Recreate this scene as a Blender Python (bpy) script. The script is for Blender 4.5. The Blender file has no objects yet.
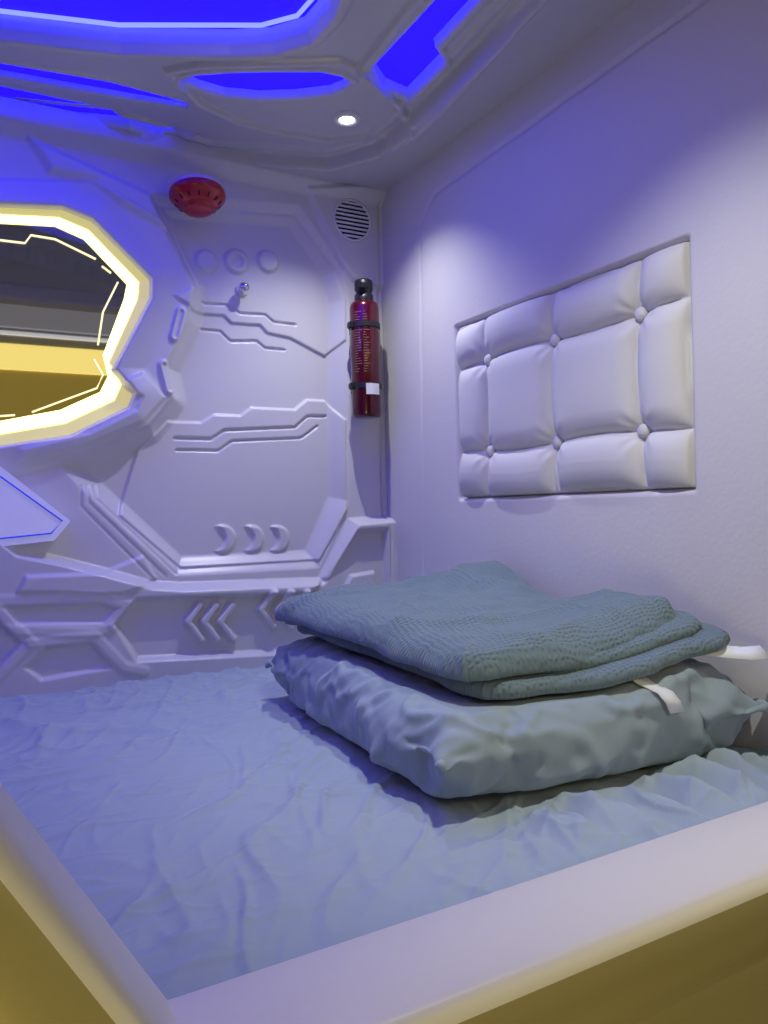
import bpy, bmesh, math, random
import numpy as np
from mathutils import Vector, Matrix, noise
from mathutils.bvhtree import BVHTree
random.seed(4); rng=np.random.RandomState(7)
S=bpy.context.scene; COL=S.collection
S.view_settings.view_transform='Standard'
# ---------------------------------------------------------------- camera
F=769.0; TH=math.radians(29.2); PH=math.radians(-0.22); RO=math.radians(1.5)
CAMZ=0.79
f0=np.array([math.sin(TH),math.cos(TH),0]); r0=np.array([math.cos(TH),-math.sin(TH),0]); u0=np.array([0,0,1.0])
fw=f0*math.cos(PH)+u0*math.sin(PH); up=u0*math.cos(PH)-f0*math.sin(PH)
rt=r0*math.cos(RO)-up*math.sin(RO); up2=up*math.cos(RO)+r0*math.sin(RO)
cd=bpy.data.cameras.new('camera'); cam=bpy.data.objects.new('camera',cd); COL.objects.link(cam)
cd.sensor_fit='HORIZONTAL'; cd.sensor_width=36; cd.lens=36*F/768; cd.clip_start=0.01
M=Matrix(((rt[0],up2[0],-fw[0],0),(rt[1],up2[1],-fw[1],0),(rt[2],up2[2],-fw[2],CAMZ),(0,0,0,1)))
cam.matrix_world=M; S.camera=cam
YW=1.43; XR=0.808; ZC=1.458; ZB=0.50; ZL=0.52; YF=0.44; XL=-1.2
def ray(px,py): return fw+(px-384)/F*rt+(512-py)/F*up2
def W(px,py,y=YW):
    d=ray(px,py); t=y/d[1]; return (d[0]*t,CAMZ+d[2]*t)
def Rw(px,py,x=XR):
    d=ray(px,py); t=x/d[0]; return (d[1]*t,CAMZ+d[2]*t)
def Cl(px,py,z=ZC):
    d=ray(px,py); t=(z-CAMZ)/d[2]; return (d[0]*t,d[1]*t)
def WP(l): return [W(*p) for p in l]
def CP(l): return [Cl(*p) for p in l]
def RP(l): return [Rw(*p) for p in l]
# ---------------------------------------------------------------- materials
def mat(name,col,rough=0.5,metal=0,em=None,es=0,bump=0,bscale=60,spec=0.5,coat=0,kind='noise',bd=0.002,sheen=0,var=0):
    m=bpy.data.materials.new(name); m.use_nodes=True; nt=m.node_tree; b=nt.nodes['Principled BSDF']
    b.inputs['Base Color'].default_value=(*col,1); b.inputs['Roughness'].default_value=rough
    b.inputs['Metallic'].default_value=metal; b.inputs['Specular IOR Level'].default_value=spec
    b.inputs['Coat Weight'].default_value=coat; b.inputs['Sheen Weight'].default_value=sheen
    if em: b.inputs['Emission Color'].default_value=(*em,1); b.inputs['Emission Strength'].default_value=es
    tc=nt.nodes.new('ShaderNodeTexCoord')
    if var:
        n=nt.nodes.new('ShaderNodeTexNoise'); n.inputs['Scale'].default_value=7; nt.links.new(tc.outputs['Object'],n.inputs['Vector'])
        r=nt.nodes.new('ShaderNodeMixRGB'); r.inputs[1].default_value=(*[c*(1-var) for c in col],1); r.inputs[2].default_value=(*[min(1,c*(1+var)) for c in col],1)
        nt.links.new(n.outputs['Fac'],r.inputs[0]); nt.links.new(r.outputs[0],b.inputs['Base Color'])
    if bump:
        bp=nt.nodes.new('ShaderNodeBump'); bp.inputs['Strength'].default_value=bump; bp.inputs['Distance'].default_value=bd
        if kind=='noise':
            n=nt.nodes.new('ShaderNodeTexNoise'); n.inputs['Scale'].default_value=bscale; n.inputs['Detail'].default_value=3
            nt.links.new(tc.outputs['Object'],n.inputs['Vector']); nt.links.new(n.outputs['Fac'],bp.inputs['Height'])
        elif kind=='waffle':
            mp=nt.nodes.new('ShaderNodeMapping'); mp.inputs['Rotation'].default_value=(0,0,math.radians(9))
            dn_=nt.nodes.new('ShaderNodeTexNoise'); dn_.inputs['Scale'].default_value=30
            mx=nt.nodes.new('ShaderNodeMixRGB'); mx.blend_type='ADD'; mx.inputs[0].default_value=.014
            nt.links.new(tc.outputs['Object'],dn_.inputs['Vector']); nt.links.new(tc.outputs['Object'],mx.inputs[1]); nt.links.new(dn_.outputs['Color'],mx.inputs[2])
            nt.links.new(mx.outputs[0],mp.inputs[0])
            hs=[]
            for dr,sc in (('X',bscale*.7),('Y',bscale)):
                w=nt.nodes.new('ShaderNodeTexWave'); w.bands_direction=dr; w.inputs['Scale'].default_value=sc; w.inputs['Distortion'].default_value=2.2; w.inputs['Detail'].default_value=1
                nt.links.new(mp.outputs[0],w.inputs['Vector']); hs.append(w)
            mt=nt.nodes.new('ShaderNodeMath'); mt.operation='MULTIPLY'
            nt.links.new(hs[0].outputs['Fac'],mt.inputs[0]); nt.links.new(hs[1].outputs['Fac'],mt.inputs[1]); nt.links.new(mt.outputs[0],bp.inputs['Height'])
        nt.links.new(bp.outputs[0],b.inputs['Normal'])
    return m
MP=mat('moulded_plastic',(.60,.59,.60),.34,bump=.1,bscale=120,bd=.001)
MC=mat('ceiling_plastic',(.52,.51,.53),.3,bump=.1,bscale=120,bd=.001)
MW=mat('painted_side_wall',(.59,.57,.58),.45,bump=.35,bscale=150,bd=.001)
MFR=mat('frame_plastic',(.76,.72,.63),.36,bump=.2,bscale=300,bd=.0005)
MFG=mat('frame_plastic_lit_yellow',(.68,.58,.26),.25,metal=.5,coat=.4,bump=.15,bscale=300,bd=.0005)  # yellow light reflected by the cream outer frame faces, put into the colour
MV=mat('vinyl',(.60,.59,.58),.6,bump=.25,bscale=350,bd=.0005,spec=.25)
MSH=mat('sheet_cotton',(.33,.40,.435),.85,bump=.3,bscale=500,bd=.0005,sheen=.15,var=.05)
MPI=mat('pillowcase_cotton',(.28,.35,.385),.8,bump=.3,bscale=500,bd=.0005,sheen=.15,var=.05)
MBL=mat('blanket_weave',(.135,.195,.22),.9,bump=1.0,bscale=68,kind='waffle',bd=.0014,sheen=.15,var=.08)
MBLUE=mat('blue_led_diffuser',(.01,.01,.04),.5,em=(.004,.001,1),es=6.0,spec=.1)
MBLL=mat('blue_led_tube',(.1,.1,.5),.4,em=(.08,.10,1),es=4)
MYEL=mat('yellow_led_diffuser',(.5,.45,.2),.4,em=(1,.93,.28),es=2.9)
MYEG=mat('yellow_rim_glow',(.6,.56,.25),.4,em=(1,.90,.14),es=.45)  # LED light falling on the rim plastic, put in as a weak glow
MYEL2=mat('yellow_led_line',(.5,.45,.2),.4,em=(1,.92,.5),es=1.1)
MMIR=mat('dark_mirror_glass',(.40,.40,.40),.02,metal=1)
MRED=mat('red_dome_plastic',(.40,.003,.008),.28,coat=.3)
MEXT=mat('extinguisher_paint',(.085,.002,.009),.22,metal=.3,coat=.5)
MBK=mat('black_plastic',(.012,.012,.014),.4)
MWH=mat('white_plastic',(.7,.7,.7),.35)
MLAB=mat('white_fabric_label',(.8,.82,.84),.7)
MCH=mat('chrome',(.75,.75,.78),.15,metal=1)
MDL=mat('downlight_lens',(.9,.9,.9),.3,em=(1,.98,.95),es=8)
MDK=mat('dark_void',(.02,.02,.03),.8)
MGOLD=mat('pale_print',(.22,.15,.13),.5)
MCTL=mat('control_plate_acrylic',(.75,.75,.83),.15,em=(.5,.5,.9),es=.2)
MFLO=mat('dark_floor',(.03,.035,.035),.4,bump=.2)
MOUT=mat('aisle_wall_paint',(.2,.2,.2),.6,bump=.1)
MSL=mat('dark_red_slot',(.05,.0,.0),.5)
# ---------------------------------------------------------------- helpers
def link(name,me,m,parent=None,smooth=True):
    if m: me.materials.append(m)
    if smooth: me.polygons.foreach_set('use_smooth',[True]*len(me.polygons))
    me.update(); o=bpy.data.objects.new(name,me); COL.objects.link(o)
    if parent: o.parent=parent
    return o
def objbm(name,bm,m,parent=None,smooth=False):
    me=bpy.data.meshes.new(name); bmesh.ops.recalc_face_normals(bm,faces=bm.faces[:]); bm.to_mesh(me); bm.free()
    return link(name,me,m,parent,smooth)
def tag(o,label,cat,group=None):
    o['label']=label; o['category']=cat
    if group: o['group']=group
    return o
def empty(name,loc):
    o=bpy.data.objects.new(name,None); COL.objects.link(o); o.location=loc; o.empty_display_size=.02; return o
def st(o): o['kind']='structure'; return o
def local(o,parent):
    o.data.transform(Matrix.Translation(-parent.location)); return o
def grid(name,pos,m,parent=None,flip=False):
    nA,nB=pos.shape[:2]; me=bpy.data.meshes.new(name)
    idx=np.arange(nA*nB).reshape(nA,nB)
    a,b,c,d=idx[:-1,:-1].ravel(),idx[1:,:-1].ravel(),idx[1:,1:].ravel(),idx[:-1,1:].ravel()
    q=np.stack([a,d,c,b] if flip else [a,b,c,d],1)
    me.from_pydata(pos.reshape(-1,3).tolist(),[],q.tolist())
    return link(name,me,m,parent)
def bx(bm,x0,x1,y0,y1,z0,z1,bev=0):
    r=bmesh.ops.create_cube(bm,size=1)
    for v in r['verts']:
        v.co=Vector((x0+(v.co.x+.5)*(x1-x0),y0+(v.co.y+.5)*(y1-y0),z0+(v.co.z+.5)*(z1-z0)))
    if bev:
        es=list({e for v in r['verts'] for e in v.link_edges})
        bmesh.ops.bevel(bm,geom=es,offset=bev,segments=2,affect='EDGES')
def lathe(bm,prof,mtx,n=48):
    rows=[]
    for r,h in prof:
        rows.append([bm.verts.new(mtx@Vector((r*math.cos(2*math.pi*k/n),r*math.sin(2*math.pi*k/n),h))) for k in range(n)])
    for i in range(len(rows)-1):
        for k in range(n):
            bm.faces.new((rows[i][k],rows[i][(k+1)%n],rows[i+1][(k+1)%n],rows[i+1][k]))
    for rw in (rows[0],rows[-1]):
        try: bm.faces.new(rw)
        except Exception: pass
def axis_m(loc,d):
    q=Vector(d).to_track_quat('Z','Y'); return Matrix.Translation(Vector(loc))@q.to_matrix().to_4x4()
def prism(bm,pts3,off):
    a=[bm.verts.new(Vector(p)) for p in pts3]; b=[bm.verts.new(Vector(p)+Vector(off)) for p in pts3]
    bm.faces.new(a); bm.faces.new(b)
    n=len(a)
    for i in range(n): bm.faces.new((a[i],a[(i+1)%n],b[(i+1)%n],b[i]))
def ring(bm,o3,i3,off):
    n=len(o3); off=Vector(off)
    A=[bm.verts.new(Vector(p)) for p in o3]; B=[bm.verts.new(Vector(p)) for p in i3]
    A2=[bm.verts.new(Vector(p)+off) for p in o3]; B2=[bm.verts.new(Vector(p)+off) for p in i3]
    for k in range(n):
        j=(k+1)%n
        for f in ((A[k],A[j],B[j],B[k]),(A2[k],A2[j],B2[j],B2[k]),(A[k],A[j],A2[j],A2[k]),(B[k],B[j],B2[j],B2[k])): bm.faces.new(f)
def tube(bm,pts,r,n=8):
    pts=[Vector(p) for p in pts]; rows=[]
    for i,p in enumerate(pts):
        d=(pts[min(i+1,len(pts)-1)]-pts[max(i-1,0)]).normalized()
        q=d.to_track_quat('Z','Y').to_matrix()
        rows.append([bm.verts.new(p+q@Vector((r*math.cos(2*math.pi*k/n),r*math.sin(2*math.pi*k/n),0))) for k in range(n)])
    for i in range(len(rows)-1):
        for k in range(n): bm.faces.new((rows[i][k],rows[i][(k+1)%n],rows[i+1][(k+1)%n],rows[i+1][k]))
    bm.faces.new(rows[0]); bm.faces.new(rows[-1])
# --- numpy sdf
def seg(A,B,p,q):
    ax,ay=p; bx_,by=q; dx,dy=bx_-ax,by-ay; L=dx*dx+dy*dy+1e-12
    t=np.clip(((A-ax)*dx+(B-ay)*dy)/L,0,1); return np.hypot(A-ax-t*dx,B-ay-t*dy)
def pline(A,B,pts):
    d=np.full(A.shape,9.0)
    for i in range(len(pts)-1): d=np.minimum(d,seg(A,B,pts[i],pts[i+1]))
    return d
def sdf(A,B,pts):
    d=pline(A,B,list(pts)+[pts[0]]); ins=np.zeros(A.shape,bool); n=len(pts)
    for i in range(n):
        x1,y1=pts[i]; x2,y2=pts[(i+1)%n]
        if y1==y2: continue
        c=((y1>B)!=(y2>B))&(A<(x2-x1)*(B-y1)/(y2-y1)+x1); ins^=c
    return np.where(ins,-d,d)
def sm(t): t=np.clip(t,0,1); return t*t*(3-2*t)
def ch(t): t=np.clip(t,0,1); return .6*t+.4*t*t*(3-2*t)
def plate(d,w): return ch(.5-d/w)
def rdg(d,w): return ch((w-d)/(w*.6))
def pn(x,y,seed=0):
    r=np.random.RandomState(seed); g=r.rand(64,64)*2*np.pi
    xi=np.floor(x).astype(int); yi=np.floor(y).astype(int); xf=x-xi; yf=y-yi
    def gd(i,j,a,b):
        t=g[i%64,j%64]; return np.cos(t)*a+np.sin(t)*b
    u=xf*xf*xf*(xf*(xf*6-15)+10); v=yf*yf*yf*(yf*(yf*6-15)+10)
    n00=gd(xi,yi,xf,yf); n10=gd(xi+1,yi,xf-1,yf); n01=gd(xi,yi+1,xf,yf-1); n11=gd(xi+1,yi+1,xf-1,yf-1)
    return (n00*(1-u)+n10*u)*(1-v)+(n01*(1-u)+n11*u)*v
def ridged(x,y,seed,k=4,p=1.6): return np.clip(1-np.abs(pn(x,y,seed))*k,0,1)**p
# ================================================================ FAR WALL
xs=np.concatenate([np.arange(XL,-.12,.03),np.arange(-.12,XR+.001,.0019)]); xs[-1]=XR
zs=np.linspace(.44,ZC+.03,550)
A,B=np.meshgrid(xs,zs,indexing='ij')
Hh=np.zeros(A.shape)
rec=WP([(150,196),(298,208),(340,268),(346,300),(346,500),(318,565),(178,573),(84,487),(60,462),(150,428),(174,398),(167,367),(190,320),(194,285),(165,228)])
Hh-=.030*plate(sdf(A,B,rec)+.012,.038)
Hh+=.02*sm((B-(ZC-.03))/.03)
mo_r=[(0,207),(62,210),(92,222),(150,281),(150,300),(114,370),(134,394),(128,409),(70,437),(0,448)]
mi_r=[(0,223),(55,226),(84,239),(127,284),(124,299),(103,355),(108,376),(100,392),(60,410),(0,421)]
XM=.03
def mirr(l):
    p=WP(l); return p+[(2*XM-x,z) for x,z in p[::-1]]
mm_r=[(a[0]*.5+b[0]*.5,a[1]*.5+b[1]*.5) for a,b in zip(mi_r,mo_r)]
MO=mirr(mo_r); MI=mirr(mi_r); MM=mirr(mm_r)
dm=sdf(A,B,MO)
Hh+=.014*plate(dm-.026,.044)
Hh-=.026*plate(dm+.004,.012)
hsp=WP([(-120,180),(0,180),(94,182),(172,230),(194,287),(188,322),(166,366),(174,396),(150,426),(70,460),(0,478),(-120,478)])
Hh+=.006*plate(sdf(A,B,hsp),.008)
Hh+=.006*plate(sdf(A,B,WP([(112,388),(142,374),(164,398),(142,422),(75,450),(20,460),(20,450),(88,434),(134,411),(140,398)])),.008)
Hh+=.012*plate(sdf(A,B,WP([(30,140),(150,196),(165,228),(120,205),(95,182),(50,172)])),.014)
con=WP([(-120,470),(-40,500),(20,548),(60,556),(100,566),(150,580),(182,582),(318,577),(348,518),(400,514),(400,760),(-120,760)])
Hh+=.036*plate(sdf(A,B,con)+.008,.016)
fld=WP([(112,622),(133,598),(303,592),(324,577),(351,531),(379,529),(384,642),(272,650),(134,657)])
df=sdf(A,B,fld)
Hh-=.018*plate(df,.010)
hx=WP([(338,591),(346,575),(369,571),(371,590)]); Hh+=.009*plate(sdf(A,B,hx),.006)
for bx0,by in ((184,604),(256,592)):
    for k in range(3):
        o=bx0+k*16
        Hh+=.014*rdg(pline(A,B,WP([(o+12,by),(o,by+16),(o+13,by+33)])),.0098)
for l in ([(-60,600),(0,599),(98,595),(124,603),(110,624)],[(-40,626),(92,630),(110,624)],
          [(-30,700),(30,640),(-4,608)],[(30,640),(92,634),(120,664),(140,668)]):
    Hh+=.0025*rdg(pline(A,B,WP(l)),.012)
Hh+=.006*plate(sdf(A,B,WP([(16,590),(24,575),(104,572),(143,556),(156,578),(118,592)])),.007)
Hh-=.006*plate(sdf(A,B,WP([(5,605),(96,602),(112,607),(100,621),(16,621)])),.005)
Hh-=.009*plate(sdf(A,B,WP([(-60,640),(-10,614),(18,640),(-30,696)])),.008)
Hh-=.007*plate(sdf(A,B,WP([(44,645),(88,641),(108,664),(40,676),(24,664)])),.007)
for l in ([(81,486),(81,506),(154,580)],[(88,485),(89,502),(166,576)],[(96,485),(97,499),(176,574)]):
    Hh-=.0025*rdg(pline(A,B,WP(l)),.0034)
g1=[(170,420),(205,421),(218,413),(245,414),(256,406),(300,408),(312,398),(330,399)]
g2=[(178,437),(215,438),(228,429),(300,426),(312,415),(330,415)]
g3=[(180,449),(222,450),(236,440),(306,437),(322,425)]
Hh+=.006*plate(sdf(A,B,WP(g1+[(346,420),(346,510),(320,560),(182,568),(120,515),(140,450)])),.005)
Hh-=.005*rdg(pline(A,B,WP(g2)),.0038); Hh-=.004*rdg(pline(A,B,WP(g3)),.0034)
u1=[(172,296),(195,310),(228,312),(236,320),(265,322),(272,330),(295,335),(330,354)]
Hh+=.005*plate(sdf(A,B,WP(u1+[(346,340),(346,300),(336,270),(296,214),(160,205),(178,240),(200,285)])),.006)
Hh-=.004*rdg(pline(A,B,WP([(205,300),(232,302),(244,310),(270,312),(278,319),(300,322)])),.0034)
Hh-=.004*rdg(pline(A,B,WP([(205,326),(225,328),(235,338),(262,338),(270,345),(290,347)])),.0034)
for (cx,cy,tl) in ((177,325,3),(166,378,-3)):
    d=pline(A,B,WP([(cx+tl,cy-12),(cx-tl,cy+12)])); Hh+=.006*plate(d-.009,.006); Hh-=.004*plate(d-.004,.004)
def circ(px,py,r):
    c=W(px,py); return np.hypot(A-c[0],B-c[1])-r
for px,rr in ((210,.021),(240,.023),(272,.021)): Hh+=.008*plate(circ(px,258,rr),.007)
Hh-=.005*plate(circ(240,258,.012),.005)
for cx in (226,255,281):
    a=circ(cx,539,.026); b=circ(cx-10,539,.025); Hh+=.006*plate(np.maximum(a,-b),.006)
Hh+=.010*plate(sdf(A,B,WP([(306,190),(392,190),(392,292),(352,280),(336,256)])),.010)
Hh-=.005*rdg(pline(A,B,WP([(377,205),(384,590)])),.0035)
pos=np.stack([A,YW-Hh,B],-1)
st(grid('wall_back',pos,MP))
def HW(px,py):
    x,z=W(px,py); i=np.searchsorted(xs,x); j=np.searchsorted(zs,z); return x,YW-Hh[min(i,len(xs)-1),min(j,len(zs)-1)],z
# ================================================================ CEILING
cx_=np.concatenate([np.arange(XL,-.05,.03),np.arange(-.05,XR+.002,.0022)]); cx_[-1]=XR+.01
cy_=np.concatenate([np.arange(.36,.74,.02),np.arange(.74,YW+.01,.0018)])
A2,B2=np.meshgrid(cx_,cy_,indexing='ij'); K=np.zeros(A2.shape)
G=CP([(-260,60),(0,126),(130,138),(205,163),(330,171),(378,158),(420,122),(500,45),(620,-70),(760,-220),(-260,-260)])
dG=sdf(A2,B2,G)
K+=.026*plate(dG+.004,.010); K-=.007*rdg(np.abs(dG+.030),.010)
LA=CP([(-160,-2),(-60,36),(0,46),(120,60),(230,62),(272,60),(306,50),(326,28),(338,-6),(354,-58),(300,-75),(-160,-75)])
LB=CP([(-120,50),(0,81),(110,99),(188,119),(186,123),(100,109),(0,92),(-120,66)])
LB2=CP([(-120,77),(0,103),(100,123),(200,149),(160,146),(0,119),(-120,93)])
LC=CP([(184,95),(200,91),(230,89),(270,88),(320,88),(340,92),(349,97),(343,102),(330,107),(295,111),(260,112),(225,109),(200,102)])
LD=CP([(374,84),(438,18),(460,-6),(496,-20),(486,10),(434,64),(443,76),(408,110),(386,101)])
dA=sdf(A2,B2,LA)
K+=.030*plate(dA,.005)
K-=.012*ch(1.5-np.abs(dA-.018)/.010)
for L_,dp,rh in ((LB,.016,.002),(LB2,.014,.001),(LC,.016,.005),(LD,.02,.005)):
    d=sdf(A2,B2,L_); K+=dp*plate(d,.004); K-=rh*ch(1.6-np.abs(d-.009)/.005)
tri=CP([(168,86),(200,80),(340,76),(360,83),(400,120),(408,134),(396,146),(330,153),(285,146),(240,136),(200,118)])
dt=sdf(A2,B2,tri); K-=.009*ch(1.6-np.abs(dt)/.006)
for l in ([(362,84),(448,-20)],[(410,140),(450,100),(520,20),(580,-40)]):
    K-=.010*ch(1.6-pline(A2,B2,CP(l))/.007)
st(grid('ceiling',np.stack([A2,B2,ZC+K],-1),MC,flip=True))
ZG=ZC+.026
def led(poly,z,label,m=MBLUE,name='ceiling_light_panel',g=None):
    bm=bmesh.new(); prism(bm,[(x,y,z) for x,y in poly],(0,0,.004)); o=objbm(name,bm,m); c=sum((Vector(v.co) for v in o.data.vertices),Vector())/len(o.data.vertices)
    o.data.transform(Matrix.Translation(-c)); o.location=c; tag(o,label,'light'); return o
la=led(LA,ZG+.022,'largest deep blue glowing ceiling panel, nearest the top left')
led(LB,ZG+.009,'thin blue light strip directly beside the largest blue ceiling panel')
led(LB2,ZG+.008,'faint tapering blue light strip closest to the moulded back wall')
led(LC,ZG+.010,'lens-shaped blue ceiling light beside the round white downlight')
led(LD,ZG+.012,'angular notched blue ceiling light, nearest the padded side wall')
bm=bmesh.new(); e=CP([(-60,32),(0,43),(120,56),(262,56),(298,47),(316,28),(326,0)]); tube(bm,[(x,y,ZG+.019) for x,y in e],.0032)
t=objbm('light_tube',bm,MBLL,la,True); t.data.transform(Matrix.Translation(-la.location))
dx,dy=Cl(347,121,ZC+.02); dz=ZG-.002
dl=tag(empty('downlight',(dx,dy,dz)),'small round white downlight lit in the ceiling','light')
bm=bmesh.new(); lathe(bm,[(.014,.004),(.014,-.003),(.019,-.005),(.024,-.003),(.025,.006)],Matrix()); objbm('trim_ring',bm,MWH,dl,True)
bm=bmesh.new(); lathe(bm,[(.0005,-.002),(.0135,-.002),(.0135,.003)],Matrix()); objbm('lens',bm,MDL,dl,True)
# ================================================================ RIGHT WALL
ys=np.arange(.36,YW+.002,.0033); zs2=np.arange(.44,ZC+.03,.0033)
A3,B3=np.meshgrid(ys,zs2,indexing='ij'); Q=np.zeros(A3.shape)
PY0,PY1,PZ0,PZ1=.652,1.158,.807,1.117
rect=[(PY0-.003,PZ0-.003),(PY1+.003,PZ0-.003),(PY1+.003,PZ1+.003),(PY0-.003,PZ1+.003)]
Q-=.016*plate(sdf(A3,B3,rect),.0035)
Q-=.0035*rdg(pline(A3,B3,RP([(424,600),(420,224),(434,194),(706,-2),(760,-40)])),.0045)
st(grid('wall_right',np.stack([XR-Q,A3,B3],-1),MW,flip=True))
hb=tag(empty('padded_panel',(XR,(PY0+PY1)/2,PZ0)),'light grey button-tufted vinyl headboard panel set in the side wall','headboard')
yb=[PY0,.733,.902,1.071,PY1]; zb=[PZ0,.886,1.043,PZ1]
yy=np.linspace(PY0,PY1,230); zz=np.linspace(PZ0,PZ1,150); A4,B4=np.meshgrid(yy,zz,indexing='ij')
wy=A4+.004*np.sin((B4-.886)/.157*math.pi)*np.sign(A4-.9)
wz=B4+.004*np.sin((A4-.733)/.169*math.pi)*np.sign(B4-.96)
dyy=np.min([np.abs(wy-v) for v in yb],0); dzz=np.min([np.abs(wz-v) for v in zb],0)
def prof(d,r): t=np.clip(d/r,0,1); return np.sqrt(1-(1-t)**2)
hp=.007+.016*prof(dyy,.032)*prof(dzz,.032)+.010*prof(dyy,.085)*prof(dzz,.08)
bt=[(a,b) for a in yb[1:4] for b in zb[1:3]]
for a,b in bt:
    r=np.hypot(A4-a,B4-b); ang=np.arctan2(B4-b,A4-a)
    hp-=.008*np.exp(-(r/.014)**2); hp+=.0010*np.sin(ang*9+a*7)*np.exp(-((r-.024)/.014)**2)
hp+=.001*pn(A4*20,B4*20,3)
hp=np.clip(hp,.001,1)
edge=(A4==yy[0])|(A4==yy[-1])|(B4==zz[0])|(B4==zz[-1]); hp[edge]=.0005
o=grid('padding',np.stack([XR+.0155-hp,A4,B4],-1),MV,hb,True); local(o,hb)
for a,b in bt:
    bm=bmesh.new(); lathe(bm,[(.0003,.0065),(.004,.0062),(.008,.0044),(.010,.0010),(.010,-.006),(.006,-.007)],axis_m((XR+.006,a,b),(-1,0,0)),24)
    o=objbm('button',bm,MV,hb,True); local(o,hb)
# ================================================================ other shell
def sbox(name,x0,x1,y0,y1,z0,z1,m):
    bm=bmesh.new(); bx(bm,x0,x1,y0,y1,z0,z1); return st(objbm(name,bm,m))
sbox('wall_left',XL-.03,XL,.3,YW,.0,ZC+.05,MP)
sbox('floor',-3,3,-1.3,1.6,-.05,0,MFLO)
sbox('wall_front',XL,-.22,.30,.34,0,ZC+.08,MFR)
sbox('wall_opposite',-3,3,-1.25,-1.2,0,2.6,MOUT)
MGB=mat('amber_glow_strip',(.6,.45,.1),.5,em=(1,.78,.22),es=2.2); MGC=mat('ochre_glow_panel',(.5,.38,.08),.5,em=(.8,.56,.10),es=.55); MGG=mat('grey_glow_panel',(.4,.4,.4),.5,em=(.5,.48,.52),es=.55); MGW=mat('pale_glow_strip',(.6,.6,.6),.5,em=(.8,.78,.82),es=1.3)  # aisle bands for the mirror to reflect; their lit brightness is put in as emission
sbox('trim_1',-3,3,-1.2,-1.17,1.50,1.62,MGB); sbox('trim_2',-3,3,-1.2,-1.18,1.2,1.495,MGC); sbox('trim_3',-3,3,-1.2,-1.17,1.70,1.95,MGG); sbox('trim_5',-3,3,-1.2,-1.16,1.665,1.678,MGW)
bm=bmesh.new(); bx(bm,XL+.005,XR-.005,YF+.002,YW-.005,0,.36,.005); tag(objbm('bed_base',bm,MFR),'moulded bed base under the sheeted mattress','bed base')
path=[(.72,.52),(.097,.52),(.017,.657),(-.085,.84),(-.085,1.30),(.0,1.42),(.70,1.42),(.785,1.30),(.785,.62)]
profl=[(YF,-.10),(YF,-.006),(YF-.002,-.002),(YF-.006,0),(YF-.078,0),(YF-.084,-.001),(YF-.089,-.004),(YF-.093,-.010),(YF-.098,-.024),(YF-.101,-.042),(YF-.099,-.047),(YF-.099,-.052),(YF-.103,-.058),(YF-.108,-.16)]
npn=len(path); rows=[]
for i in range(npn):
    p=Vector(path[i]); a=(p-Vector(path[i-1])).normalized(); b=(Vector(path[(i+1)%npn])-p).normalized()
    na=Vector((a.y,-a.x)); nb=Vector((b.y,-b.x)); m_=(na+nb).normalized(); k=1/max(.3,m_.dot(na))
    rows.append([(p.x+m_.x*k*n_,y,p.y+m_.y*k*n_) for y,n_ in profl])
bm=bmesh.new(); V=[[bm.verts.new(c) for c in r] for r in rows]
for i in range(npn):
    for j in range(len(profl)-1):
        f=bm.faces.new((V[i][j],V[i][j+1],V[(i+1)%npn][j+1],V[(i+1)%npn][j])); f.material_index=1 if j>=7 else 0
fr=objbm('trim_4',bm,MFR,None,True); fr.data.materials.append(MFG); st(fr)
md=fr.modifiers.new('e','EDGE_SPLIT'); md.split_angle=math.radians(50)
# ================================================================ MATTRESS / SHEET
mx=np.concatenate([np.arange(XL+.01,-.1,.02),np.linspace(-.1,XR-.004,500)]); my=np.linspace(YF+.003,YW-.004,540)
A5,B5=np.meshgrid(mx,my,indexing='ij')
def crease(x,y,deg,fu,fv,seed,k=9,dens=.0):
    c,s=math.cos(math.radians(deg)),math.sin(math.radians(deg)); u=x*c+y*s; v=-x*s+y*c
    r=ridged(u*fu+.4*pn(x*4,y*4,seed+1)+seed*.37,v*fv+.9*pn(x*5,y*5,seed+2),seed,k,1.2)
    return r*sm((pn(u*fu*1.3+5,v*fv*.7,seed+3)+.15-dens)*4)
def bed_h(x,y):
    h=.0038*crease(x,y,62,1.6,8,11,11)+.0038*crease(x,y,35,1.8,9,53,11)+.0034*crease(x,y,80,2.0,10,57,11)
    h+=.0028*crease(x,y,50,3,15,17,9)+.0026*crease(x,y,15,3,14,19,9)+.0016*crease(x,y,70,6,24,91,7)+.0016*crease(x,y,-10,6,24,93,7)+.0014*crease(x,y,30,6,28,97,7)
    far=sm((y-.90)/.3)
    h+=.006*far*crease(x,y,8,3.0,12,21,7,-.1)+.0045*far*crease(x,y,-22,3.0,11,25,7,-.1)
    h+=.005*pn(x*3.2,y*3.2,6)+.0008*pn(x*18,y*18,8)
    w=np.exp(-((y-.520-.06*(x-.45))/.055)**2)*sm((x-.42)/.12)
    fx=x+.45*(y-.5)+.010*pn(x*14,y*14,33)
    h+=w*(.018*(np.abs(np.sin(fx*62+3.2*pn(x*6,y*6,30)))**1.2)*(.5+1.5*np.clip(pn(x*10,y*6,35)+.3,0,1))+.006*ridged(x*22+pn(x*12,y*12,61),y*9,62,6)+.002)
    return h
HB=bed_h(A5,B5)
inside=plate(sdf(A5,B5,[(.37,.60),(.81,.56),(.81,1.18),(.41,1.16)])-.0,.03)
HB=np.where(inside>0,HB*(1-inside)+inside*np.minimum(HB,.004),HB)
ef=np.minimum(B5-my[0],YW-.004-B5); HB-=.03*(1-np.clip(ef/.012,0,1))**2
mt=empty('mattress',(0,.9,.36)); tag(mt,'mattress covered by a creased blue-grey cotton sheet','mattress')
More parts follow.
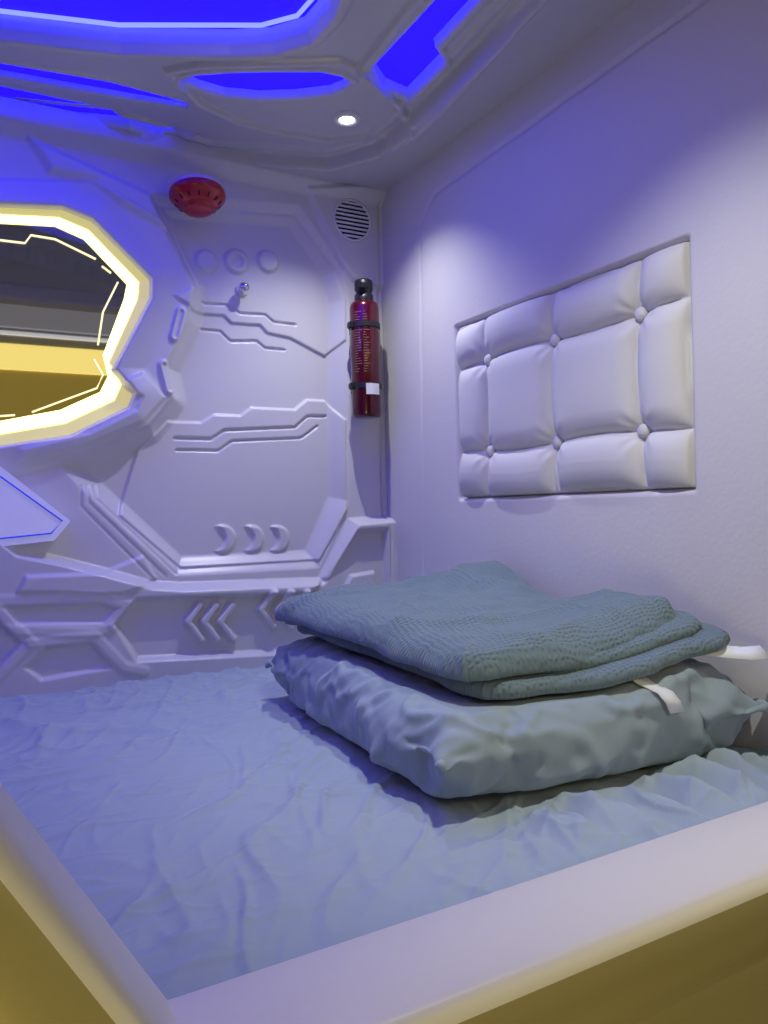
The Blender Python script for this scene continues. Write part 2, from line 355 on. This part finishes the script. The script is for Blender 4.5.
sheet=grid('fitted_sheet',np.stack([A5,B5,ZB-.006+HB],-1),MSH,mt); local(sheet,mt)
bm=bmesh.new(); bx(bm,XL+.012,XR-.006,YF+.006,YW-.008,.36,ZB-.03,.01); local(objbm('mattress_core',bm,MSH,mt,True),mt)
# ================================================================ blanket base surface (shared with the pillow top)
def bbase(x,y):
    b=.094+.040*(y-.65)-.010*sm((y-1.0)/.12)*sm((.6-x)/.15)+.036*np.exp(-((x-.755)/.07)**2-((y-1.02)/.07)**2)+.036*sm((x-.55)/.25)*sm((.85-y)/.25)
    return b+.004*pn(x*8,y*6,65)
def corners(cs,s,t):
    FL,FR,BR,BL=[np.array(c) for c in cs]
    return (FL[None]*((1-s)*(1-t))[:,None]+FR[None]*(s*(1-t))[:,None]+BR[None]*(s*t)[:,None]+BL[None]*((1-s)*t)[:,None])
def slab(bm,cs,zoff,th,rad,seed,droop=0,nn=130,ddx=.045,plain=False):
    s,t=np.meshgrid(np.linspace(0,1,nn),np.linspace(0,1,nn),indexing='ij')
    s=s-.6*np.sin(2*math.pi*s)/(2*math.pi); t=t-.6*np.sin(2*math.pi*t)/(2*math.pi)
    s=s.ravel(); t=t.ravel()
    xy=corners(cs,s,t); w=.37; l=.5
    e=np.minimum(np.minimum(s,1-s)*w,np.minimum(t,1-t)*l); ef_=np.minimum(s*w,t*l)
    k=np.sqrt(np.clip(1-(1-np.clip(e/rad,0,1))**2,0,1))
    cr=np.clip(1-np.hypot(np.minimum(s,1-s)*w,np.minimum(t,1-t)*l)/.04,0,1)
    x,y=xy[:,0].copy(),xy[:,1].copy(); x+=(.62-x)*.05*cr; y+=(.88-y)*.05*cr
    if not plain:
        x+=.005*pn(y*12,s*0+seed+.5,seed)*(1-s)*2; y+=(.006*pn(x*11,s*0+seed+3.5,seed+1)+.004*pn(x*34,s*0+seed+5.5,seed+2)*sm((x-.6)/.1))*(1-t)*2
    x=np.minimum(x,XR-.006)
    base=bbase(x,y)
    if not plain: base=base+.004*pn(x*7+seed,y*7,seed+5)*zoff/.03-droop*(1-np.clip(ef_/ddx,0,1))**2+.0012*pn(x*30,y*30,seed+9)
    tp=0 if plain else .006*(zoff>.02)*(ridged(x*4+pn(x*6,y*6,seed),y*7+.5,seed+6)+.6*ridged((x-y)*5,(x+y)*4,seed+7,6)+.5*ridged((x+y)*6,(x-y)*5,seed+8,7))
    zt_=ZB+base+zoff+th/2+k*(th/2+tp); zb_=ZB+base+zoff+th/2-k*th/2
    T=[bm.verts.new((x[i],y[i],zt_[i])) for i in range(nn*nn)]
    Bv=[T[i] if k[i]==0 else bm.verts.new((x[i],y[i],zb_[i])) for i in range(nn*nn)]
    for i in range(nn-1):
        for j in range(nn-1):
            a,b,c_,d=i*nn+j,(i+1)*nn+j,(i+1)*nn+j+1,i*nn+j+1
            bm.faces.new((T[a],T[b],T[c_],T[d])); 
            try: bm.faces.new((Bv[d],Bv[c_],Bv[b],Bv[a]))
            except Exception: pass
# ================================================================ PILLOW: underfilled case settled by a short cloth solve against bed, wall and blanket, then frozen
ni,nj=74,102; bm=bmesh.new()
PC=[(.384,.606),(.797,.548),(.797,1.165),(.424,1.140)]
def pxy(i,j):
    r=corners(PC,np.array([i/ni]),np.array([j/nj]))[0]; return r[0],r[1]
def zz_(x,y,k): return .011*noise.noise(Vector((x*11,y*11,k)))+.004*noise.noise(Vector((x*36,y*36,k)))
def tv(i,j,edge_,k):
    x,y=pxy(i,j); return bm.verts.new((x,y,ZB+.034+(0 if edge_ else k*.008)+zz_(x,y,0)))
top=[[tv(i,j,not(0<i<ni and 0<j<nj),1) for j in range(nj+1)] for i in range(ni+1)]
bot=[[top[i][j] if i in(0,ni) or j in(0,nj) else tv(i,j,False,-1) for j in range(nj+1)] for i in range(ni+1)]
for i in range(ni):
    for j in range(nj):
        bm.faces.new((top[i][j],top[i+1][j],top[i+1][j+1],top[i][j+1])); bm.faces.new((bot[i][j+1],bot[i+1][j+1],bot[i+1][j],bot[i][j]))
me=bpy.data.meshes.new('pillow'); bmesh.ops.recalc_face_normals(bm,faces=bm.faces[:]); bm.to_mesh(me); bm.free()
tmp=bpy.data.objects.new('tmp',me); COL.objects.link(tmp)
cols=[]
def coll(bm):
    mm=bpy.data.meshes.new('col'); bmesh.ops.recalc_face_normals(bm,faces=bm.faces[:]); bm.to_mesh(mm); bm.free()
    o=bpy.data.objects.new('col',mm); COL.objects.link(o); o.modifiers.new('c','COLLISION'); o.collision.thickness_outer=.002; o.collision.cloth_friction=20; cols.append(o)
bm=bmesh.new(); bx(bm,0,1.2,.3,1.5,ZB-.2,ZB+.002); coll(bm)
bm=bmesh.new(); bx(bm,XR-.004,XR+.2,.2,1.6,ZB-.1,ZB+.4); coll(bm)
bm=bmesh.new(); slab(bm,[(.445,.640),(.790,.575),(.80,1.12),(.440,1.13)],-.004,.04,.012,1,nn=16,plain=True); coll(bm)
good=False
try:
    c=tmp.modifiers.new('c','CLOTH'); s=c.settings; s.quality=6; s.mass=.002; s.tension_stiffness=60; s.compression_stiffness=1.2; s.shear_stiffness=1.2; s.bending_stiffness=.004
    s.air_damping=1; s.use_pressure=True; s.uniform_pressure_force=10; s.shrink_min=-.09
    s.effector_weights.gravity=.2; c.collision_settings.use_collision=True; c.collision_settings.collision_quality=3; c.collision_settings.distance_min=.003; c.point_cache.frame_end=40
    S.frame_start=1; S.frame_end=40
    for f in range(1,33): S.frame_set(f)
    dg=bpy.context.evaluated_depsgraph_get(); me2=bpy.data.meshes.new_from_object(tmp.evaluated_get(dg)); me2.name='pillow'
    S.frame_set(1)
    P=np.array([v.co[:] for v in me2.vertices]); ex=P.max(0)-P.min(0)
    good=bool(np.isfinite(P).all() and ex[0]<.6 and ex[1]<.85 and .07<ex[2]<.25)
except Exception as exn:
    print('cloth failed',exn)
if not good:
    me2=me.copy(); P=np.array([v.co[:] for v in me2.vertices]); dd=-sdf(P[:,0],P[:,1],PC); q=np.clip(dd/.08,0,1); upm=P[:,2]>ZB+.04
    P[:,2]=ZB+.02+np.where(upm,.1*np.sqrt(1-(1-q)**2),-.015*q)
for o in cols: bpy.data.objects.remove(o)
bpy.data.objects.remove(tmp)
for i,v in enumerate(me2.vertices): v.co=P[i]
me2.update(); N=np.array([v.normal[:] for v in me2.vertices])
x,y,z=P[:,0],P[:,1],P[:,2]
wr=.0075*ridged((x+1.6*z)*5+.8*pn(x*8,y*8,41),(x*.7-z*2.2+y)*6,43,12,1.0)+.0065*ridged((x-1.2*z+y*.3)*7+.7*pn(x*9,z*14,42),(y+1.8*z-.3*x)*9,45,12,1.0)+.0035*ridged((x+y+z)*14,(x-y-z)*14,47,10,1.0)
P=P+N*(wr-.0015)[:,None]*np.clip((z-ZB-.008)/.02,0,1)[:,None]
low=np.clip(1-(P[:,2]-ZB)/.05,0,1)**1.5
P[:,1]-=.018*low*np.clip(1-(y-.56-.05*(.8-x))/.10,0,1); P[:,0]-=.014*low*np.clip(1-(x-.38)/.08,0,1)
P[:,2]=np.where(P[:,2]<ZB+.05,ZB+.003+(P[:,2]-ZB-.003)*(.35+.65*np.clip((P[:,2]-ZB)/.05,0,1)),P[:,2])
P[:,0]=np.minimum(P[:,0],XR-.004); P[:,2]=np.maximum(P[:,2],ZB+.003)
din=sdf(P[:,0],P[:,1],[(.43,.625),(.81,.55),(.81,1.15),(.42,1.15)])
lim=ZB+bbase(P[:,0],P[:,1])-.006+.012*np.clip((din+.004)/.03,0,1)
P[:,2]=np.minimum(P[:,2],lim)
for i,v in enumerate(me2.vertices): v.co=P[i]
me2.materials.clear(); pil=link('pillow',me2,MPI)
sb=pil.modifiers.new('s','SUBSURF'); sb.levels=1; sb.render_levels=1
tag(pil,'creased blue-grey pillow lying on the sheet beneath the folded blanket','pillow')
bvh=BVHTree.FromPolygons([v.co[:] for v in me2.vertices],[list(p.vertices) for p in me2.polygons])
# ================================================================ BLANKET
bm=bmesh.new()
slab(bm,[(.455,.622),(.778,.560),(.80,1.11),(.448,1.125)],.001,.018,.010,60,.003)
slab(bm,[(.448,.640),(.760,.586),(.80,1.12),(.438,1.135)],.019,.016,.009,63,.006)
slab(bm,[(.436,.626),(.748,.612),(.80,1.13),(.424,1.14)],.035,.018,.011,66,.020)
bl=objbm('folded_blanket',bm,MBL,None,True); tag(bl,'folded teal-grey textured blanket stacked on top of the pillow','blanket')
def strip(name,pts,w,m,parent):
    bm=bmesh.new(); P=[]
    for i,(p,s_) in enumerate(pts):
        p=Vector(p); s_=Vector(s_).normalized()*w/2; P.append((bm.verts.new(p-s_),bm.verts.new(p+s_)))
    for i in range(len(P)-1): bm.faces.new((P[i][0],P[i][1],P[i+1][1],P[i+1][0]))
    o=objbm(name,bm,m,parent,True); md=o.modifiers.new('t','SOLIDIFY'); md.thickness=.0008; return o
strip('care_label',[((.725,.60,ZB+.124),(.2,.8,.6)),((.748,.572,ZB+.120),(.2,.8,.6)),((.768,.553,ZB+.118),(.2,.8,.6)),((.786,.543,ZB+.119),(.2,.8,.6))],.02,MLAB,bl)
pts=[((.640,.600,ZB+.104),(1,-.1,0))]
for xx,z in ((.646,.095),(.652,.088),(.658,.078),(.664,.066)):
    h=bvh.ray_cast(Vector((xx,.2,ZB+z)),Vector((0,1,0)))[0]
    if h: pts.append(((xx,h.y-.005,ZB+z),(1,-.1,0)))
strip('care_label',pts,.02,MLAB,pil)
# ================================================================ MIRROR
mr=tag(empty('wall_mirror',(XM,YW,1.09)),'dark angular wall mirror with glowing yellow light rim','mirror')
bm=bmesh.new(); ymf=YW+.002
prism(bm,[(x,ymf,z) for x,z in MO],(0,.006,0)); local(objbm('glass',bm,MMIR,mr),mr)
bm=bmesh.new(); ring(bm,[(x,YW-.003,z) for x,z in MM],[(x,YW-.001,z) for x,z in MI],(0,.006,0)); local(objbm('light_rim',bm,MYEL,mr),mr)
bm=bmesh.new(); ring(bm,[(x,YW-.010,z) for x,z in MO],[(x,YW-.002,z) for x,z in MM],(0,.010,0)); local(objbm('rim_surround',bm,MYEG,mr),mr)
for l in ([(-60,240),(0,240),(25,243),(31,235),(55,239),(96,259)],[(102,266),(111,273)],[(118,282),(103,312),(98,345)],[(94,359),(103,375),(97,388),(32,412)],[(0,416),(15,415)]):
    bm=bmesh.new(); tube(bm,[(W(*p)[0],YW+.0005,W(*p)[1]) for p in l],.0018,6); local(objbm('light_line',bm,MYEL2,mr,True),mr)
cp=WP([(-70,448),(0,468),(68,521),(52,540),(0,546),(-70,552)])
cpl=tag(empty('control_plate',(*[W(20,520)[0]],YW-.03,W(20,520)[1])),'white pointed plate with blue outline below the mirror','sign')
bm=bmesh.new(); prism(bm,[(x,YW-.034,z) for x,z in cp],(0,.040,0)); local(objbm('plate',bm,MCTL,cpl),cpl)
bm=bmesh.new(); tube(bm,[(W(*p)[0],YW-.0345,W(*p)[1]) for p in [(-60,462),(0,478),(60,521),(49,533),(0,538),(-60,543)]],.0014,6); local(objbm('blue_line',bm,mat('blue_print',(.02,.05,.6),.4,em=(.02,.05,.8),es=.5),cpl,True),cpl)
# ================================================================ SMOKE ALARM
ax=Vector((0,-.16,-.98)).normalized(); bp=Vector((W(197,196,YW-.05)[0],YW-.052,W(197,193,YW-.05)[1]))
sa=tag(empty('smoke_alarm',bp),'round red smoke alarm dome mounted high on back wall','alarm')
mx_=axis_m((0,0,0),ax)
bm=bmesh.new(); lathe(bm,[(.030,-.012),(.044,-.010),(.048,-.005),(.047,.001),(.042,.003)],mx_); objbm('base',bm,mat('pale_base',(.62,.50,.54),.35),sa,True)
bm=bmesh.new(); bx(bm,-.034,.034,-.01,.085,.008,.022,.003); objbm('bracket',bm,MP,sa)
bm=bmesh.new(); lathe(bm,[(.049,.000),(.050,.003),(.050,.011),(.047,.014),(.043,.019),(.034,.027),(.033,.0275),(.027,.029),(.026,.035),(.018,.038),(.0003,.039)],mx_); objbm('dome',bm,MRED,sa,True)
for k in range(14):
    a=2*math.pi*k/14; bm=bmesh.new(); bx(bm,-.0015,.0015,-.0045,.0045,-.0010,.0010,.0004)
    loc=mx_@Vector((.0388*math.cos(a),.0388*math.sin(a),.0230)); d=(mx_.to_3x3()@Vector((math.cos(a),math.sin(a),1.15)))
    rd=(mx_.to_3x3()@Vector((1.15*math.cos(a),1.15*math.sin(a),-1))).normalized(); dn2=d.normalized(); tx=rd.cross(dn2)
    R3=Matrix((tx,rd,dn2)).transposed().to_4x4(); bm.transform(Matrix.Translation(loc)@R3); objbm('slot',bm,MSL,sa)
# ================================================================ VENT
vx,vy,vz=HW(350,222); vt=tag(empty('air_vent',(vx,vy,vz)),'round white slatted air vent in upper corner of back wall','vent')
R_=.044
bm=bmesh.new(); lathe(bm,[(R_,-.002),(R_,.003),(R_-.003,.004),(R_-.005,.001),(R_-.005,-.002)],axis_m((0,0,0),(0,-1,0))); objbm('rim',bm,MWH,vt,True)
bm=bmesh.new(); lathe(bm,[(.0003,.0012),(R_-.005,.0012),(R_-.005,-.001)],axis_m((0,0,0),(0,-1,0))); objbm('backing',bm,MDK,vt,True)
for k in range(9):
    z=-.034+k*.0085; hw=math.sqrt((R_-.004)**2-z*z); bm=bmesh.new(); bx(bm,-hw,hw,-.004,-.001,z-.0019,z+.0019); objbm('slat',bm,MWH,vt)
# ================================================================ WALL KNOB
kx,ky,kz=HW(246,287); kb=tag(empty('wall_fitting',(kx,ky,kz)),'tiny chrome ball fitting sticking out of the back wall','fitting')
d=Vector((-.15,-1,-.05))
bm=bmesh.new(); lathe(bm,[(.013,-.004),(.013,.003),(.010,.006)],axis_m((0,0,0),(0,-1,0)),24); objbm('flange',bm,MWH,kb,True)
bm=bmesh.new(); lathe(bm,[(.0055,0),(.0055,.02)],axis_m((0,0,0),d),16); objbm('stem',bm,MCH,kb,True)
bm=bmesh.new(); bmesh.ops.create_uvsphere(bm,u_segments=20,v_segments=14,radius=.0105); bmesh.ops.translate(bm,verts=bm.verts,vec=d.normalized()*.024); objbm('ball',bm,MCH,kb,True)
# ================================================================ EXTINGUISHER
def at(px,py,y): x,z=W(px,py,y); return x,z
ey=YW-.046; ex,ez0=at(367,418,ey); _,ez1=at(367,302,ey); _,ez2=at(365,280,ey); r=.030
fe=tag(empty('fire_extinguisher',(ex,ey,ez0)),'dark red fire extinguisher clamped upright near the wall corner','fire extinguisher')
hgt=ez1-ez0
bm=bmesh.new(); lathe(bm,[(.022,0),(r-.002,.002),(r,.007),(r,hgt-.014),(r-.002,hgt-.007),(r-.007,hgt-.002),(.018,hgt)],Matrix()); body=objbm('cylinder_body',bm,MEXT,fe,True)
bm=bmesh.new(); lathe(bm,[(.018,hgt-.004),(.019,hgt+.001),(.019,hgt+.012),(.0165,hgt+.014),(.0165,hgt+.020),(.0185,hgt+.022),(.0185,hgt+.040),(.016,ez2-ez0-.002),(.012,ez2-ez0)],Matrix(),32); objbm('valve_cap',bm,MBK,fe,True)
bm=bmesh.new(); bx(bm,-.021,-.004,-.024,-.012,hgt+.020,hgt+.032,.002); objbm('nozzle',bm,MBK,fe)
for py in (327,387):
    z=at(367,py,ey)[1]-ez0; bm=bmesh.new(); lathe(bm,[(r+.0005,z-.005),(r+.002,z-.005),(r+.002,z+.005),(r+.0005,z+.005)],Matrix()); bx(bm,-r-.007,-r+.002,-.008,.008,z-.007,z+.007,.002); bx(bm,-.012,.012,r-.004,.046,z-.008,z+.008); objbm('clamp',bm,MBK,fe)
def curved(name,a0,a1,z0,z1,m,rr,par):
    bm=bmesh.new(); N=10; A_=[]
    for k in range(N+1):
        a=a0+(a1-a0)*k/N; A_.append((bm.verts.new((rr*math.cos(a),rr*math.sin(a),z0)),bm.verts.new((rr*math.cos(a),rr*math.sin(a),z1))))
    for k in range(N): bm.faces.new((A_[k][0],A_[k+1][0],A_[k+1][1],A_[k][1]))
    return objbm(name,bm,m,par,True)
cang=math.atan2(-ey,-ex)
curved('sticker',cang+.0,cang+.95,.044,.066,MWH,r+.0022,fe)
bm=bmesh.new()
for k in range(24):
    z=.090+k*.0052
    for (a0,a1) in ((cang-.75,cang-.75+.2+.4*random.random()),(cang-.1,cang-.1+.15+.35*random.random())):
        A_=[]
        for q in range(4):
            a=a0+(a1-a0)*q/3; A_.append((bm.verts.new(((r+.0005)*math.cos(a),(r+.0005)*math.sin(a),z)),bm.verts.new(((r+.0005)*math.cos(a),(r+.0005)*math.sin(a),z+.0010))))
        for q in range(3): bm.faces.new((A_[q][0],A_[q+1][0],A_[q+1][1],A_[q][1]))
objbm('printed_text',bm,MGOLD,fe)
# ================================================================ LIGHTS
def area(loc,tgt,size,sy,col,p):
    l=bpy.data.lights.new('area_light','AREA'); l.shape='RECTANGLE'; l.size=size; l.size_y=sy; l.color=col; l.energy=p
    o=bpy.data.objects.new('area_light',l); COL.objects.link(o); o.location=loc; o.rotation_euler=(Vector(tgt)-Vector(loc)).to_track_quat('-Z','Y').to_euler(); return o
def spot(loc,tgt,ang,col,p,r=.012,bl_=.6):
    l=bpy.data.lights.new('spot_light','SPOT'); l.spot_size=math.radians(ang); l.spot_blend=bl_; l.color=col; l.energy=p; l.shadow_soft_size=r
    o=bpy.data.objects.new('spot_light',l); COL.objects.link(o); o.location=loc; o.rotation_euler=(Vector(tgt)-Vector(loc)).to_track_quat('-Z','Y').to_euler(); return o
spot((dx,dy,dz-.012),(dx-.04,dy+.05,0),108,(.98,1,.95),12.5,.006,1)
spot((.40,.52,ZC-.01),(.72,.62,.45),92,(.98,1,.92),17,.006,1)
area((-.35,.95,ZC-.01),(-.2,.9,0),.5,.4,(.15,.11,1),4.0)
area((1.15,-.55,1.15),(.4,1.3,.9),.6,.5,(1,.96,.93),2.2)  # added neutral fill outside the opening, kept clear of the mirror; no fixture there
area((-.35,-.25,.35),(.2,.38,.5),.3,.3,(1,.86,.38),3.0)
w=bpy.data.worlds.new('world'); S.world=w; w.use_nodes=True; w.node_tree.nodes['Background'].inputs[0].default_value=(.5,.48,.55,1); w.node_tree.nodes['Background'].inputs[1].default_value=.05
